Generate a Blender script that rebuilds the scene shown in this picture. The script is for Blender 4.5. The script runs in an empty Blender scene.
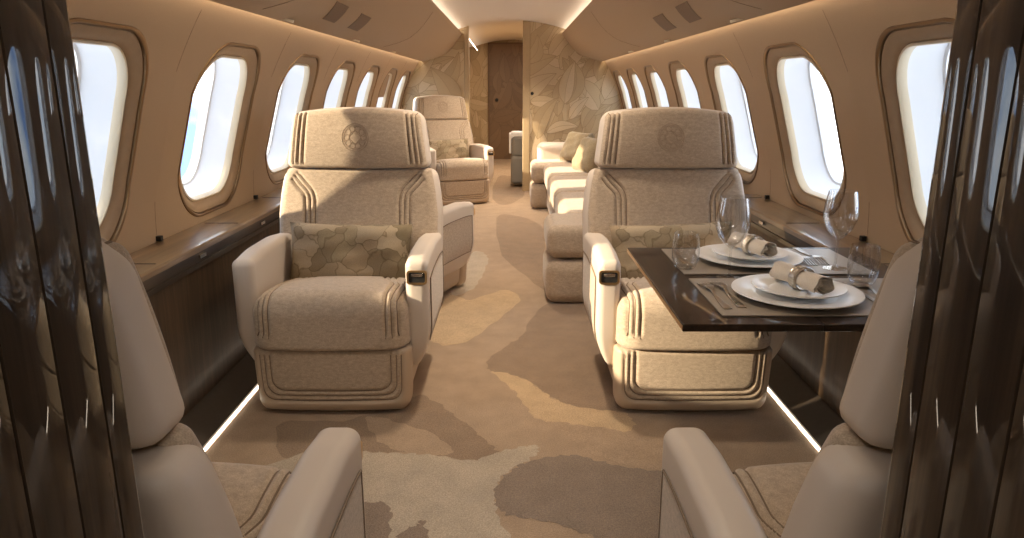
import bpy, math, random
from math import sin, cos, pi, radians, sqrt, exp, tan, asin, atan2
from mathutils import Vector, Matrix
random.seed(7)
sc = bpy.context.scene
col = sc.collection
V = Vector

# ------------------------------------------------------------------ helpers
class MB:
    """collects geometry of ONE mesh object"""
    def __init__(s): s.v = []; s.f = []; s.m = []
    def add(s, vs, fs, mi=0):
        o = len(s.v)
        s.v += [tuple(q) for q in vs]
        for i, f in enumerate(fs):
            s.f.append(tuple(a + o for a in f)); s.m.append(mi[i] if isinstance(mi, list) else mi)
    def quad(s, a, b, c, d, mi=0): s.add([a, b, c, d], [(0, 1, 2, 3)], mi)
    def box(s, x0, x1, y0, y1, z0, z1, mi=0):
        v = [(x, y, z) for x in (x0, x1) for y in (y0, y1) for z in (z0, z1)]
        s.add(v, [(0, 1, 3, 2), (4, 6, 7, 5), (0, 4, 5, 1), (2, 3, 7, 6), (0, 2, 6, 4), (1, 5, 7, 3)], mi)
    def tube(s, pts, r, n=6, closed=False, mi=0):
        pts = [V(p) for p in pts]; N = len(pts); vs = []; fs = []
        up = V((0, 0, 1)); prev = None
        for i, p in enumerate(pts):
            if closed: t = pts[(i + 1) % N] - pts[i - 1]
            else: t = pts[min(i + 1, N - 1)] - pts[max(i - 1, 0)]
            if t.length < 1e-9: t = V((0, 1, 0))
            t.normalize()
            if prev is None:
                a = up if abs(t.z) < .9 else V((1, 0, 0))
                b = t.cross(a).normalized()
            else:
                b = prev - t * prev.dot(t)
                b = b.normalized() if b.length > 1e-6 else t.cross(up).normalized()
            prev = b; c = t.cross(b)
            rr = r[i] if isinstance(r, (list, tuple)) else r
            vs += [p + (b * cos(2 * pi * k / n) + c * sin(2 * pi * k / n)) * rr for k in range(n)]
        for i in range(N if closed else N - 1):
            j = (i + 1) % N
            fs += [(i * n + k, i * n + (k + 1) % n, j * n + (k + 1) % n, j * n + k) for k in range(n)]
        if not closed:
            fs += [tuple(range(n))[::-1], tuple((N - 1) * n + k for k in range(n))]
        s.add(vs, fs, mi)
    def lathe(s, prof, loc=(0, 0, 0), n=32, closed=False, mi=0):
        vs = []; fs = []; N = len(prof)
        for r, z in prof:
            vs += [(loc[0] + r * cos(2 * pi * k / n), loc[1] + r * sin(2 * pi * k / n), loc[2] + z) for k in range(n)]
        for i in range(N if closed else N - 1):
            j = (i + 1) % N
            fs += [(i * n + k, i * n + (k + 1) % n, j * n + (k + 1) % n, j * n + k) for k in range(n)]
        s.add(vs, fs, mi)
    def extrude_y(s, prof, y0, y1, closed=True, cap=True, mi=0, ny=1):
        """(x,z) profile swept along Y"""
        n = len(prof); vs = []
        for j in range(ny + 1):
            y = y0 + (y1 - y0) * j / ny
            vs += [(x, y, z) for x, z in prof]
        fs = []
        for j in range(ny):
            for i in range(n if closed else n - 1):
                k = (i + 1) % n
                fs.append((j * n + i, j * n + k, (j + 1) * n + k, (j + 1) * n + i))
        if closed and cap: fs += [tuple(range(n))[::-1], tuple(ny * n + k for k in range(n))]
        s.add(vs, fs, mi)
    def build(s, name, mats, parent=None, smooth=True, angle=35):
        me = bpy.data.meshes.new(name)
        me.from_pydata(s.v, [], s.f)
        if not isinstance(mats, (list, tuple)): mats = [mats]
        for m in mats: me.materials.append(m)
        me.polygons.foreach_set('material_index', s.m)
        import bmesh
        bm = bmesh.new(); bm.from_mesh(me)
        bmesh.ops.recalc_face_normals(bm, faces=bm.faces)
        bm.to_mesh(me); bm.free()
        if smooth:
            me.polygons.foreach_set('use_smooth', [True] * len(me.polygons))
            try: me.set_sharp_from_angle(angle=radians(angle))
            except Exception: pass
        o = bpy.data.objects.new(name, me); col.objects.link(o)
        if parent: o.parent = parent
        return o

def tag(o, label=None, cat=None, group=None, kind=None):
    if label: o['label'] = label
    if cat: o['category'] = cat
    if group: o['group'] = group
    if kind: o['kind'] = kind
    return o
def empty(name, loc, rz=0, label=None, cat=None, group=None):
    o = bpy.data.objects.new(name, None); col.objects.link(o)
    o.location = loc; o.rotation_euler = (0, 0, rz); o.empty_display_size = .1
    return tag(o, label, cat, group)
def copy_tree(o, parent=None):
    c = o.copy(); col.objects.link(c)
    if parent: c.parent = parent
    for ch in [x for x in bpy.data.objects if x.parent == o]: copy_tree(ch, c)
    return c
def structure(o): o['kind'] = 'structure'; return o

def axis_list(h, r, step, extra=()):
    inn = h - r
    nb = max(4, int(math.ceil(r * pi / 4 / step)))
    b = [inn + r * tan(radians(45 * k / nb)) for k in range(nb + 1)]
    n = max(1, int(round(2 * inn / step)))
    mid = [-inn + 2 * inn * i / n for i in range(n + 1)]
    L = [-q for q in b[::-1][:-1]] + mid + b[1:]
    return sorted(set(round(q, 6) for q in L))
class RBox:
    """rounded box on a fine grid, with sewn grooves and a bending function"""
    def __init__(s, h, r, loc=(0, 0, 0), deform=None, groove=None, rlo=None, rhi=None):
        s.rlo = rlo; s.rhi = rhi; s.h = h; s.r = r; s.loc = V(loc); s.deform = deform; s.groove = groove
    def q(s, p):
        inn = V([max(-(s.h[i] - s.r), min(s.h[i] - s.r, p[i])) for i in range(3)])
        d = V(p) - inn
        n = d.normalized()
        q = inn + n * s.r
        r2 = s.rlo if n.z < 0 else s.rhi
        if r2 is not None and abs(n.z) > 1e-4:      # a tighter edge at the bottom / top
            t = min(1, abs(n.z)); t2 = max(0, (t * s.r - (s.r - r2)) / r2)
            ins = r2 * (1 - sqrt(max(0, 1 - t2 * t2))); c = sqrt(max(0, 1 - t * t))
            if c > 1e-3: q.x = inn.x + n.x / c * (s.r - ins); q.y = inn.y + n.y / c * (s.r - ins)
        return q, n
    def map(s, p, off=0):
        q, n = s.q(p)
        if s.groove: q = q - n * s.groove(q, n)
        q = q + n * off + s.loc
        return s.deform(q) if s.deform else q
    def inv(s, c, i):
        inn = s.h[i] - s.r
        if abs(c) <= inn: return c
        a = asin(min(.70, (abs(c) - inn) / s.r))
        return math.copysign(inn + s.r * tan(a), c)
    def fill(s, mb, step=.03, mi=0, matfn=None):
        st = step if isinstance(step, (tuple, list)) else (step,) * 3
        L = [axis_list(s.h[i], s.r, st[i]) for i in range(3)]
        key = {}; vs = []; fs = []; ms = []
        def vid(p):
            k = tuple(round(a, 5) for a in p)
            if k not in key: key[k] = len(vs); vs.append(s.map(p))
            return key[k]
        for ax in range(3):
            a, b = [(1, 2), (2, 0), (0, 1)][ax]
            for sg in (-1, 1):
                for i in range(len(L[a]) - 1):
                    for j in range(len(L[b]) - 1):
                        ids = []; cen = V((0, 0, 0))
                        for (ia, ib) in ((i, j), (i + 1, j), (i + 1, j + 1), (i, j + 1)):
                            p = [0, 0, 0]; p[ax] = sg * s.h[ax]; p[a] = L[a][ia]; p[b] = L[b][ib]
                            ids.append(vid(p)); cen += V(p) / 4
                        fs.append(tuple(ids if sg > 0 else ids[::-1]))
                        if matfn:
                            qq, nn = s.q(cen); ms.append(matfn(qq + s.loc, nn))
                        else: ms.append(mi)
        mb.add(vs, fs, ms)
        return mb
def smooth01(t): t = max(0, min(1, t)); return t * t * (3 - 2 * t)
def lerp_tab(tab, x):
    if x <= tab[0][0]: return tab[0][1]
    for (a, va), (b, vb) in zip(tab, tab[1:]):
        if x <= b: return va + (vb - va) * smooth01((x - a) / (b - a)) if False else va + (vb - va) * (x - a) / (b - a)
    return tab[-1][1]
def catmull(P, n=6, closed=True):
    out = []; N = len(P)
    for i in range(N if closed else N - 1):
        p0, p1, p2, p3 = (P[(i - 1) % N], P[i], P[(i + 1) % N], P[(i + 2) % N]) if closed else (P[max(i - 1, 0)], P[i], P[i + 1], P[min(i + 2, N - 1)])
        for k in range(n):
            t = k / n
            out.append(tuple(.5 * (2 * b + (c - a) * t + (2 * a - 5 * b + 4 * c - d) * t * t + (3 * b - a - 3 * c + d) * t ** 3) for a, b, c, d in zip(p0, p1, p2, p3)))
    if not closed: out.append(tuple(P[-1]))
    return out

# ------------------------------------------------------------------ materials
def nmat(name):
    m = bpy.data.materials.new(name); m.use_nodes = True
    nt = m.node_tree; nt.nodes.clear()
    out = nt.nodes.new('ShaderNodeOutputMaterial'); b = nt.nodes.new('ShaderNodeBsdfPrincipled')
    nt.links.new(b.outputs[0], out.inputs[0])
    return m, nt, b
def coords(nt, scale=(1, 1, 1), obj=True):
    tc = nt.nodes.new('ShaderNodeTexCoord'); mp = nt.nodes.new('ShaderNodeMapping')
    mp.inputs['Scale'].default_value = scale
    nt.links.new(tc.outputs['Object'], mp.inputs[0])
    return mp.outputs[0]
def noise(nt, vec, scale, detail=3, rough=.5, dist=0):
    n = nt.nodes.new('ShaderNodeTexNoise'); n.inputs['Scale'].default_value = scale
    n.inputs['Detail'].default_value = detail; n.inputs['Roughness'].default_value = rough
    n.inputs['Distortion'].default_value = dist
    nt.links.new(vec, n.inputs['Vector']); return n.outputs['Fac']
def ramp(nt, fac, stops, interp='LINEAR'):
    r = nt.nodes.new('ShaderNodeValToRGB'); r.color_ramp.interpolation = interp
    e = r.color_ramp.elements
    while len(e) < len(stops): e.new(.5)
    for i, (p, c) in enumerate(stops): e[i].position = p; e[i].color = (*c, 1)
    nt.links.new(fac, r.inputs[0]); return r.outputs[0]
def bump(nt, b, h, strength=.2, dist=.002):
    n = nt.nodes.new('ShaderNodeBump'); n.inputs['Strength'].default_value = strength; n.inputs['Distance'].default_value = dist
    nt.links.new(h, n.inputs['Height']); nt.links.new(n.outputs[0], b.inputs['Normal'])
def mixc(nt, fac, a, b, mode='MIX'):
    m = nt.nodes.new('ShaderNodeMix'); m.data_type = 'RGBA'; m.blend_type = mode
    for sck, val in ((m.inputs[0], fac), (m.inputs[6], a), (m.inputs[7], b)):
        if isinstance(val, bpy.types.NodeSocket): nt.links.new(val, sck)
        elif isinstance(val, tuple): sck.default_value = (*val, 1)
        else: sck.default_value = val
    return m.outputs[2]
def sh(c, k): return tuple(min(1, q * k) for q in c)
def plain(name, c, rough=.5, metal=0, coat=0, var=0, vs=40, bmp=0, spec=.5):
    m, nt, b = nmat(name)
    b.inputs['Base Color'].default_value = (*c, 1); b.inputs['Roughness'].default_value = rough
    b.inputs['Metallic'].default_value = metal; b.inputs['Coat Weight'].default_value = coat
    b.inputs['Specular IOR Level'].default_value = spec
    if var or bmp:
        f = noise(nt, coords(nt), vs, 4)
        if var: nt.links.new(ramp(nt, f, [(.3, sh(c, 1 - var)), (.7, sh(c, 1 + var))]), b.inputs['Base Color'])
        if bmp: bump(nt, b, f, bmp, .002)
    return m
def fabric(name, c, var=.22, scale=420):
    m, nt, b = nmat(name)
    vec = coords(nt); f = noise(nt, vec, scale, 3, .6); g = noise(nt, coords(nt, (1, 1, 2.2)), 55, 4, .65)
    c1 = ramp(nt, f, [(.3, sh(c, 1 - var)), (.7, sh(c, 1 + var))])
    c2 = ramp(nt, g, [(.3, (.80, .79, .78)), (.7, (1.10, 1.10, 1.10))])
    nt.links.new(mixc(nt, 1.0, c1, c2, 'MULTIPLY'), b.inputs['Base Color'])
    b.inputs['Roughness'].default_value = .95; b.inputs['Sheen Weight'].default_value = .25; b.inputs['Specular IOR Level'].default_value = .15
    bump(nt, b, f, .25, .0015); return m
def leather(name, c):
    m, nt, b = nmat(name)
    f = noise(nt, coords(nt), 260, 3)
    b.inputs['Base Color'].default_value = (*c, 1); b.inputs['Roughness'].default_value = .48
    bump(nt, b, f, .08, .001); return m
def wood(name, stops, scale, rough=.25, coat=1., fine=90, spec=.5, crough=.03):
    m, nt, b = nmat(name)
    f = noise(nt, coords(nt, scale), 1.0, 5, .62, .35)
    g = noise(nt, coords(nt, tuple(q * 5 for q in scale)), 1.0, 3, .6)
    c = ramp(nt, f, stops); d = ramp(nt, g, [(.35, (.7, .7, .7)), (.6, (1, 1, 1))])
    nt.links.new(mixc(nt, .8, c, d, 'MULTIPLY'), b.inputs['Base Color'])
    b.inputs['Roughness'].default_value = rough; b.inputs['Coat Weight'].default_value = coat; b.inputs['Coat Roughness'].default_value = crough
    b.inputs['Specular IOR Level'].default_value = spec
    return m
def glow(name, c, s):
    m = bpy.data.materials.new(name); m.use_nodes = True; nt = m.node_tree; nt.nodes.clear()
    o = nt.nodes.new('ShaderNodeOutputMaterial'); e = nt.nodes.new('ShaderNodeEmission')
    e.inputs[0].default_value = (*c, 1); e.inputs[1].default_value = s; nt.links.new(e.outputs[0], o.inputs[0]); return m
def thin_glass(name, tint=(1, 1, 1), ior=1.45):
    m = bpy.data.materials.new(name); m.use_nodes = True; nt = m.node_tree; nt.nodes.clear()
    o = nt.nodes.new('ShaderNodeOutputMaterial'); t = nt.nodes.new('ShaderNodeBsdfTransparent'); g = nt.nodes.new('ShaderNodeBsdfGlossy')
    mx = nt.nodes.new('ShaderNodeMixShader'); lw = nt.nodes.new('ShaderNodeLayerWeight'); lw.inputs[0].default_value = .5; pw = nt.nodes.new('ShaderNodeMath'); pw.operation = 'POWER'; pw.inputs[1].default_value = 3.5
    nt.links.new(lw.outputs['Facing'], pw.inputs[0]); fr = nt.nodes.new('ShaderNodeMath'); fr.operation = 'MULTIPLY_ADD'; fr.inputs[1].default_value = .85; fr.inputs[2].default_value = .075; nt.links.new(pw.outputs[0], fr.inputs[0])
    t.inputs[0].default_value = (*tint, 1); g.inputs['Roughness'].default_value = .02
    nt.links.new(fr.outputs[0], mx.inputs[0]); nt.links.new(t.outputs[0], mx.inputs[1]); nt.links.new(g.outputs[0], mx.inputs[2])
    nt.links.new(mx.outputs[0], o.inputs[0]); return m
def leafy(name, cols, scale, edge=.5):
    """blotchy woven leaf motif"""
    m, nt, b = nmat(name)
    vec = coords(nt)
    nd = nt.nodes.new('ShaderNodeTexNoise'); nd.inputs['Scale'].default_value = scale * .8; nt.links.new(vec, nd.inputs['Vector'])
    mv = nt.nodes.new('ShaderNodeMix'); mv.data_type = 'VECTOR'; mv.inputs[0].default_value = .12
    nt.links.new(vec, mv.inputs[4]); nt.links.new(nd.outputs['Color'], mv.inputs[5])
    vo = nt.nodes.new('ShaderNodeTexVoronoi'); vo.inputs['Scale'].default_value = scale; nt.links.new(mv.outputs[1], vo.inputs['Vector'])
    sp = nt.nodes.new('ShaderNodeSeparateColor'); nt.links.new(vo.outputs['Color'], sp.inputs[0])
    n = len(cols)
    c = ramp(nt, sp.outputs[0], [(i / n, cols[i]) for i in range(n)], 'CONSTANT')
    ve = nt.nodes.new('ShaderNodeTexVoronoi'); ve.feature = 'DISTANCE_TO_EDGE'; ve.inputs['Scale'].default_value = scale; nt.links.new(mv.outputs[1], ve.inputs['Vector'])
    c = mixc(nt, 1., c, ramp(nt, ve.outputs['Distance'], [(.0, (.62, .60, .55)), (.035, (1, 1, 1))]), 'MULTIPLY')
    f = noise(nt, vec, 500, 2)
    c2 = ramp(nt, f, [(.3, (.8, .8, .8)), (.7, (1.1, 1.1, 1.1))])
    nt.links.new(mixc(nt, 1., c, c2, 'MULTIPLY'), b.inputs['Base Color'])
    b.inputs['Roughness'].default_value = .9; b.inputs['Specular IOR Level'].default_value = .2
    bump(nt, b, f, .2, .001); return m

FAB = (.49, .385, .28)
M = {}
M['fabric'] = fabric('beige_wool', FAB)
M['seam_shade'] = plain('stitch_shade_brown', (.21, .15, .10), .9)  # dark tubes for stitching, with the shade of the sewn grooves painted in
M['leather'] = leather('cream_leather', (.62, .53, .44))
M['leather_tan'] = leather('tan_leather', (.50, .385, .275))
M['walnut'] = wood('walnut_gloss', [(.2, (.008, .005, .0032)), (.5, (.027, .017, .010)), (.8, (.072, .046, .027))], (38, 38, 1.3), .5, 1., crough=.012, spec=.1)
M['panel'] = wood('walnut_panel', [(.2, (.03, .017, .008)), (.5, (.075, .044, .022)), (.8, (.14, .085, .045))], (30, 30, 1.6), .45, .1, spec=.3, crough=.15)
M['ledge'] = wood('ledge_oak', [(.2, (.10, .058, .026)), (.5, (.20, .12, .055)), (.8, (.31, .20, .10))], (26, 1.4, 26), .3, 1., crough=.04)
M['ledge_dark'] = wood('ledge_dark', [(.2, (.018, .010, .006)), (.5, (.04, .024, .013)), (.8, (.07, .043, .025))], (30, 1.6, 30), .35, .5, spec=.3)
M['table'] = wood('table_walnut', [(.2, (.014, .008, .005)), (.5, (.030, .018, .011)), (.8, (.055, .034, .02))], (34, 1.6, 34), .4, .6, spec=.15)
M['wall'] = plain('tan_suede', (.51, .365, .235), .85, var=.05, vs=500, bmp=.08, spec=.2)
M['bin'] = plain('tan_liner', (.44, .315, .20), .8, var=.04, vs=400, bmp=.05, spec=.2)
M['headliner'] = plain('headliner', (.72, .63, .53), .85, var=.03, vs=300)
M['brass'] = plain('brushed_brass', (.62, .43, .22), .32, 1.)
M['bronze'] = plain('dark_bronze', (.26, .16, .08), .35, .9)
M['chrome'] = plain('chrome', (.75, .73, .70), .12, 1.)
M['silver'] = plain('silver', (.58, .53, .46), .3, 1.)
M['black'] = plain('black_gap', (.012, .010, .009), .6)
M['bezel'] = plain('window_bezel', (.40, .275, .165), .6, var=.03)
M['liner'] = plain('window_liner', (.9, .9, .9), .5)
M['white_edge'] = plain('window_rim', (.78, .66, .47), .35)
M['kick'] = plain('dark_kick', (.06, .045, .033), .55, var=.1)
M['china'] = plain('china', (.90, .88, .84), .3, coat=.15)
M['linen'] = plain('linen', (.72, .64, .54), .9, var=.06, vs=300, bmp=.2)
M['mat'] = plain('leather_mat', (.33, .28, .225), .38, var=.05, vs=200)
M['glass'] = thin_glass('glass', (.97, .97, .97))
M['pane'] = thin_glass('window_pane', (.98, .99, 1.))
M['vent'] = plain('vent_mesh', (.20, .125, .07), .7, var=.25, vs=900)
M['grey'] = plain('grey_cloth', (.25, .235, .21), .9, var=.15, vs=300)
M['led'] = glow('led_warm', (1., .85, .64), 11)
M['led_c'] = glow('led_ceiling', (1., .88, .74), 10)
M['led_f'] = glow('led_floor', (1., .84, .66), 8)
M['pillow'] = leafy('leaf_cloth', [(.35, .265, .17), (.28, .215, .135), (.42, .33, .22), (.31, .245, .155), (.38, .30, .20), (.245, .19, .115)], 12)
M['pillow_plain'] = fabric('olive_velvet', (.36, .285, .175), .15)
LE = [(.54, .405, .24), (.49, .36, .205), (.59, .45, .28), (.455, .33, .185)]
for i, c in enumerate(LE): M['leaf%d' % i] = plain('leaf_panel_%s' % 'abcd'[i], c, .55, var=.05, vs=120)
M['leaf_line'] = plain('leaf_line', (.33, .225, .115), .6)
LD = [(.19, .115, .062), (.17, .10, .054), (.21, .13, .072), (.155, .092, .049)]
for i, c in enumerate(LD): M['dleaf%d' % i] = plain('leaf_door_%s' % 'abcd'[i], c, .5, var=.06, vs=120)
M['dleaf_line'] = plain('leaf_door_line', (.10, .06, .03), .5)
def carpet(name, c):
    m, nt, b = nmat(name)
    vec = coords(nt); f = noise(nt, vec, 230, 3, .7); g = noise(nt, vec, 9, 4, .6); w = noise(nt, coords(nt, (1, .25, 1)), 160, 2)
    c1 = ramp(nt, f, [(.3, sh(c, .68)), (.7, sh(c, 1.3))]); c2 = ramp(nt, g, [(.3, (.88, .88, .88)), (.7, (1.08, 1.08, 1.08))])
    nt.links.new(mixc(nt, 1., c1, c2, 'MULTIPLY'), b.inputs['Base Color'])
    b.inputs['Roughness'].default_value = 1.; b.inputs['Specular IOR Level'].default_value = .1; b.inputs['Sheen Weight'].default_value = .2
    bump(nt, b, f, .5, .004); return m
CARPET = [carpet('carpet_tan', (.395, .285, .19)), carpet('carpet_brown', (.285, .20, .132)), carpet('carpet_pale', (.46, .38, .285)),
          carpet('carpet_light_tan', (.52, .375, .225)), carpet('carpet_taupe', (.265, .20, .148))]

# ------------------------------------------------------------------ cabin profile
def wx(z): return 1.33 - max(0, z - .64) ** 2 / 2.66
Y0, YB, YE = -1.4, 8.5, 12.4
WIN = [1.05, 2.10, 3.15, 4.18, 5.19, 6.18, 7.15, 8.10]
WZ = 1.02; WHY = .33; WHZ = .352; WR = .21           # outer trim outline of a window

def rr_pts(hy, hz, r, n=16):
    """rounded-rect outline, 4*n points, from the +y,-z... CCW"""
    P = []
    for q, (sy, sz) in enumerate(((1, 1), (-1, 1), (-1, -1), (1, -1))):
        for k in range(n):
            a = pi / 2 * q + pi / 2 * (k + .5) / n
            P.append((sy * (hy - r) + r * cos(a), sz * (hz - r) + r * sin(a)))
    # bulge the long sides a little
    return [(y * (1 + .035 * (1 - (z / hz) ** 2)), z) for y, z in P]

# floor with inlaid carpet patches
def floor_obj():
    mb = MB()
    mb.quad((-1.4, Y0, 0), (1.4, Y0, 0), (1.4, YE + .2, 0), (-1.4, YE + .2, 0), 0)
    k = [0]
    def patch(P, mi, smooth=True):
        k[0] += 1
        Q = catmull(P, 6) if smooth else P
        Q = [(max(-1.03, min(1.03, x + .006 * sin(i * 2.1) + .004 * sin(i * 5.3))), y + .006 * cos(i * 1.7)) for i, (x, y) in enumerate(Q)]
        z = .0003 + .0001 * k[0]
        import mathutils.geometry as g
        tri = g.tessellate_polygon([[V((x, y, 0)) for x, y in Q]])
        mb.add([(x, y, z) for x, y in Q], [tuple(t) for t in tri], mi)
    for P, mi in PATCH: patch(P, mi)
    return structure(mb.build('floor', CARPET, smooth=False))
F_, P_, H_ = 715., radians(14.27), 1.2
def fl(u, v):                     # place a carpet outline by where it lies on the cabin floor
    yc = (v - 269) / F_; s = H_ / (sin(P_) + yc * cos(P_))
    return ((u - 512) / F_ * s, (cos(P_) - yc * sin(P_)) * s)
def cz(L): return [fl(360 + x / 2.5875, 330 + y / 2.5875) for x, y in L]
PATCH = [
    (cz([(330, 80), (380, 40), (420, 12), (470, -60), (560, -90), (640, -40), (720, 60), (720, 190), (660, 210), (600, 205), (530, 190), (480, 165), (440, 135), (400, 118), (340, 107)]), 1),
    (cz([(340, 108), (400, 118), (440, 135), (480, 165), (530, 190), (600, 205), (680, 214), (710, 240), (690, 264), (640, 255), (560, 245), (500, 240), (450, 225), (420, 185), (385, 145)]), 3),
    (cz([(165, 170), (230, 210), (290, 255), (340, 300), (358, 320), (290, 340), (200, 328), (130, 318), (60, 318), (-60, 320), (-200, 330), (-200, 240), (-40, 235), (60, 200), (110, 180)]), 1),
    (cz([(20, 225), (100, 240), (190, 270), (240, 315), (180, 326), (110, 316), (40, 280)]), 0),
    (cz([(-120, 312), (0, 314), (60, 318), (130, 320), (200, 325), (290, 338), (340, 322), (390, 308), (450, 299), (464, 312), (440, 335), (400, 355), (365, 385), (350, 425), (358, 480), (400, 560), (440, 640), (200, 700), (-100, 680), (-320, 600), (-320, 400)]), 2),
    (cz([(348, 425), (365, 388), (400, 358), (440, 340), (500, 327), (560, 325), (620, 340), (690, 355), (770, 366), (840, 380), (900, 440), (880, 540), (760, 560), (640, 545), (560, 520), (480, 495), (400, 482), (360, 465)]), 4),
    (cz([(-60, 452), (0, 448), (60, 447), (80, 475), (72, 545), (20, 590), (-60, 560)]), 4),
    (cz([(95, 545), (120, 515), (150, 503), (165, 495), (178, 540), (170, 600), (110, 600)]), 4),
    (cz([(500, 240), (560, 246), (640, 256), (700, 270), (760, 290), (840, 330), (900, 380), (800, 368), (700, 352), (620, 330), (560, 300)]), 0),
    ([fl(*q) for q in [(474, 252), (486, 255), (488, 262), (482, 276), (474, 288), (456, 296), (452, 290), (462, 276)]], 2),
    ([fl(*q) for q in [(450, 296), (470, 300), (505, 290), (520, 300), (500, 318), (470, 340), (440, 345), (430, 330)]], 3),
    ([fl(*q) for q in [(500, 215), (540, 225), (545, 260), (560, 285), (590, 300), (600, 330), (560, 300), (530, 280), (500, 250)]], 1),
    ([fl(*q) for q in [(500, 176), (520, 180), (524, 195), (505, 205), (492, 196)]], 1),
]
floor_obj()

def wall(side, sg):
    mb = MB()
    zt, zb = 1.72, .42
    def P(y, z): return (sg * wx(z), y, z)
    ys = [Y0] + [(a + b) / 2 for a, b in zip(WIN, WIN[1:])] + [YE + .2]
    # lower strip
    mb.quad((sg * 1.33, Y0, -.02), (sg * 1.33, YE + .2, -.02), (sg * 1.33, YE + .2, zb), (sg * 1.33, Y0, zb))
    edges = [.52] + ys[1:-1] + [8.62]
    for k, yc in enumerate(WIN):
        a, b = edges[k], edges[k + 1]
        hole = rr_pts(WHY, WHZ, WR)
        rings = []
        N = len(hole)
        corner = [(b - yc, zt - WZ), (a - yc, zt - WZ), (a - yc, zb - WZ), (b - yc, zb - WZ)]
        outp = []
        for (y, z) in hole:
            ty = ((b - yc) if y > 0 else (a - yc)) / y if abs(y) > 1e-6 else 1e9
            tz = ((zt - WZ) if z > 0 else (zb - WZ)) / z if abs(z) > 1e-6 else 1e9
            t = min(ty, tz); outp.append([y * t, z * t])
        for c in corner:      # snap the nearest ray to each corner
            i = min(range(N), key=lambda j: (outp[j][0] - c[0]) ** 2 + (outp[j][1] - c[1]) ** 2); outp[i] = list(c)
        R = 7; vs = []
        for r in range(R + 1):
            t = r / R
            for (h, o) in zip(hole, outp):
                vs.append(P(yc + h[0] * (1 - t) + o[0] * t, WZ + h[1] * (1 - t) + o[1] * t))
        fs = [(r * N + i, r * N + (i + 1) % N, (r + 1) * N + (i + 1) % N, (r + 1) * N + i) for r in range(R) for i in range(N)]
        mb.add(vs, fs)
    for a, b in ((Y0, .52), (8.62, YE + .2)):
        zz = [zb + (zt - zb) * i / 10 for i in range(11)]
        for z0, z1 in zip(zz, zz[1:]): mb.quad(P(a, z0), P(b, z0), P(b, z1), P(a, z1))
    structure(mb.build('wall_' + side, M['wall'], angle=60))
    # sewn panel joints between windows
    return
wall('left', -1); wall('right', 1)

def wall_frame(sg, yc):
    """local frame of a window: origin on the wall, y along cabin, z up, outward axis o"""
    def P(y, z, o=0):
        zz = WZ + z
        n = V((sg, 0, max(0, zz - .64) / 1.33)).normalized()
        return V((sg * wx(zz), yc + y, zz)) + n * o
    return P
def make_window(idx, sg, yc, shade=None):
    P = wall_frame(sg, yc)
    root = structure(empty('window_%d' % idx, (0, 0, 0)))
    N = 64
    def ring(mb, L, mi=0):
        vs = []
        for (s, r, o, dz) in L:
            for y, z in rr_pts(WHY - s, WHZ - s, max(.03, WR - r)): vs.append(P(y, z + dz, o))
        fs = [(k * N + i, k * N + (i + 1) % N, (k + 1) * N + (i + 1) % N, (k + 1) * N + i) for k in range(len(L) - 1) for i in range(N)]
        mb.add(vs, fs, mi)
    mb = MB(); ring(mb, [(-.004, 0, .002, 0), (-.003, 0, -.004, 0), (.003, 0, -.005, 0), (.007, 0, -.002, 0), (.009, 0, .014, 0)]); mb.build('trim_ring', M['bronze'], root)
    mb = MB(); ring(mb, [(.0075, 0, .010, 0), (.013, .004, .004, 0), (.03, .015, .006, 0), (.048, .03, .018, 0), (.058, .036, .03, 0)]); mb.build('bezel', M['bezel'], root)
    mb = MB(); ring(mb, [(.056, .036, .034, 0), (.057, .036, .022, 0), (.063, .04, .020, 0), (.068, .045, .028, 0), (.070, .046, .05, 0)]); mb.build('inner_rim', M['white_edge'], root)
    mb = MB(); ring(mb, [(.068, .046, .045, 0), (.075, .05, .09, 0), (.090, .06, .15, 0), (.098, .065, .154, 0), (.100, .066, .19, 0)]); mb.build('reveal', M['liner'], root)
    mb = MB()
    pts = rr_pts(WHY - .096, WHZ - .096, WR - .065)
    vs = [P(y, z, .172) for y, z in pts] + [P(y, z, .178) for y, z in pts]
    mb.add(vs, [tuple(range(N)), tuple(range(N, 2 * N))[::-1]] + [(i, (i + 1) % N, N + (i + 1) % N, N + i) for i in range(N)])
    mb.build('pane', M['pane'], root)
    if shade is not None:
        mb = MB(); zs = [WHZ - .05 - (WHZ - .05 - shade) * k / 8 for k in range(9)]
        hy = WHY - .075
        vs = []
        for z in zs:
            w = hy if abs(z) < WHZ - .23 else hy - .15 * ((abs(z) - (WHZ - .23)) / .18) ** 2
            vs += [P(-w, z, .04), P(w, z, .04), P(w, z, .048), P(-w, z, .048)]
        n = len(zs)
        fs = [(4 * k + j, 4 * k + (j + 1) % 4, 4 * k + 4 + (j + 1) % 4, 4 * k + 4 + j) for k in range(n - 1) for j in range(4)] + [(0, 1, 2, 3), (4 * n - 4, 4 * n - 3, 4 * n - 2, 4 * n - 1)]
        if shade < -.2:      # fully drawn: unseen, added to keep window light off the near chairs
            mb = MB(); pts = rr_pts(WHY - .055, WHZ - .055, WR - .036)
            vs = [P(y, z, o) for o in (.04, .048) for y, z in pts]
            fs = [tuple(range(N)), tuple(range(N, 2 * N))[::-1]] + [(i, (i + 1) % N, N + (i + 1) % N, N + i) for i in range(N)]
        mb.add(vs, fs); mb.build('window_shade', M['bezel'], root)
    return root
n = 0
for sg in (-1, 1):
    for i, yc in enumerate(WIN):
        n += 1; make_window(n, sg, yc, .07 if (sg < 0 and i == 6) else (-.27 if i == 0 else None))

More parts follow.
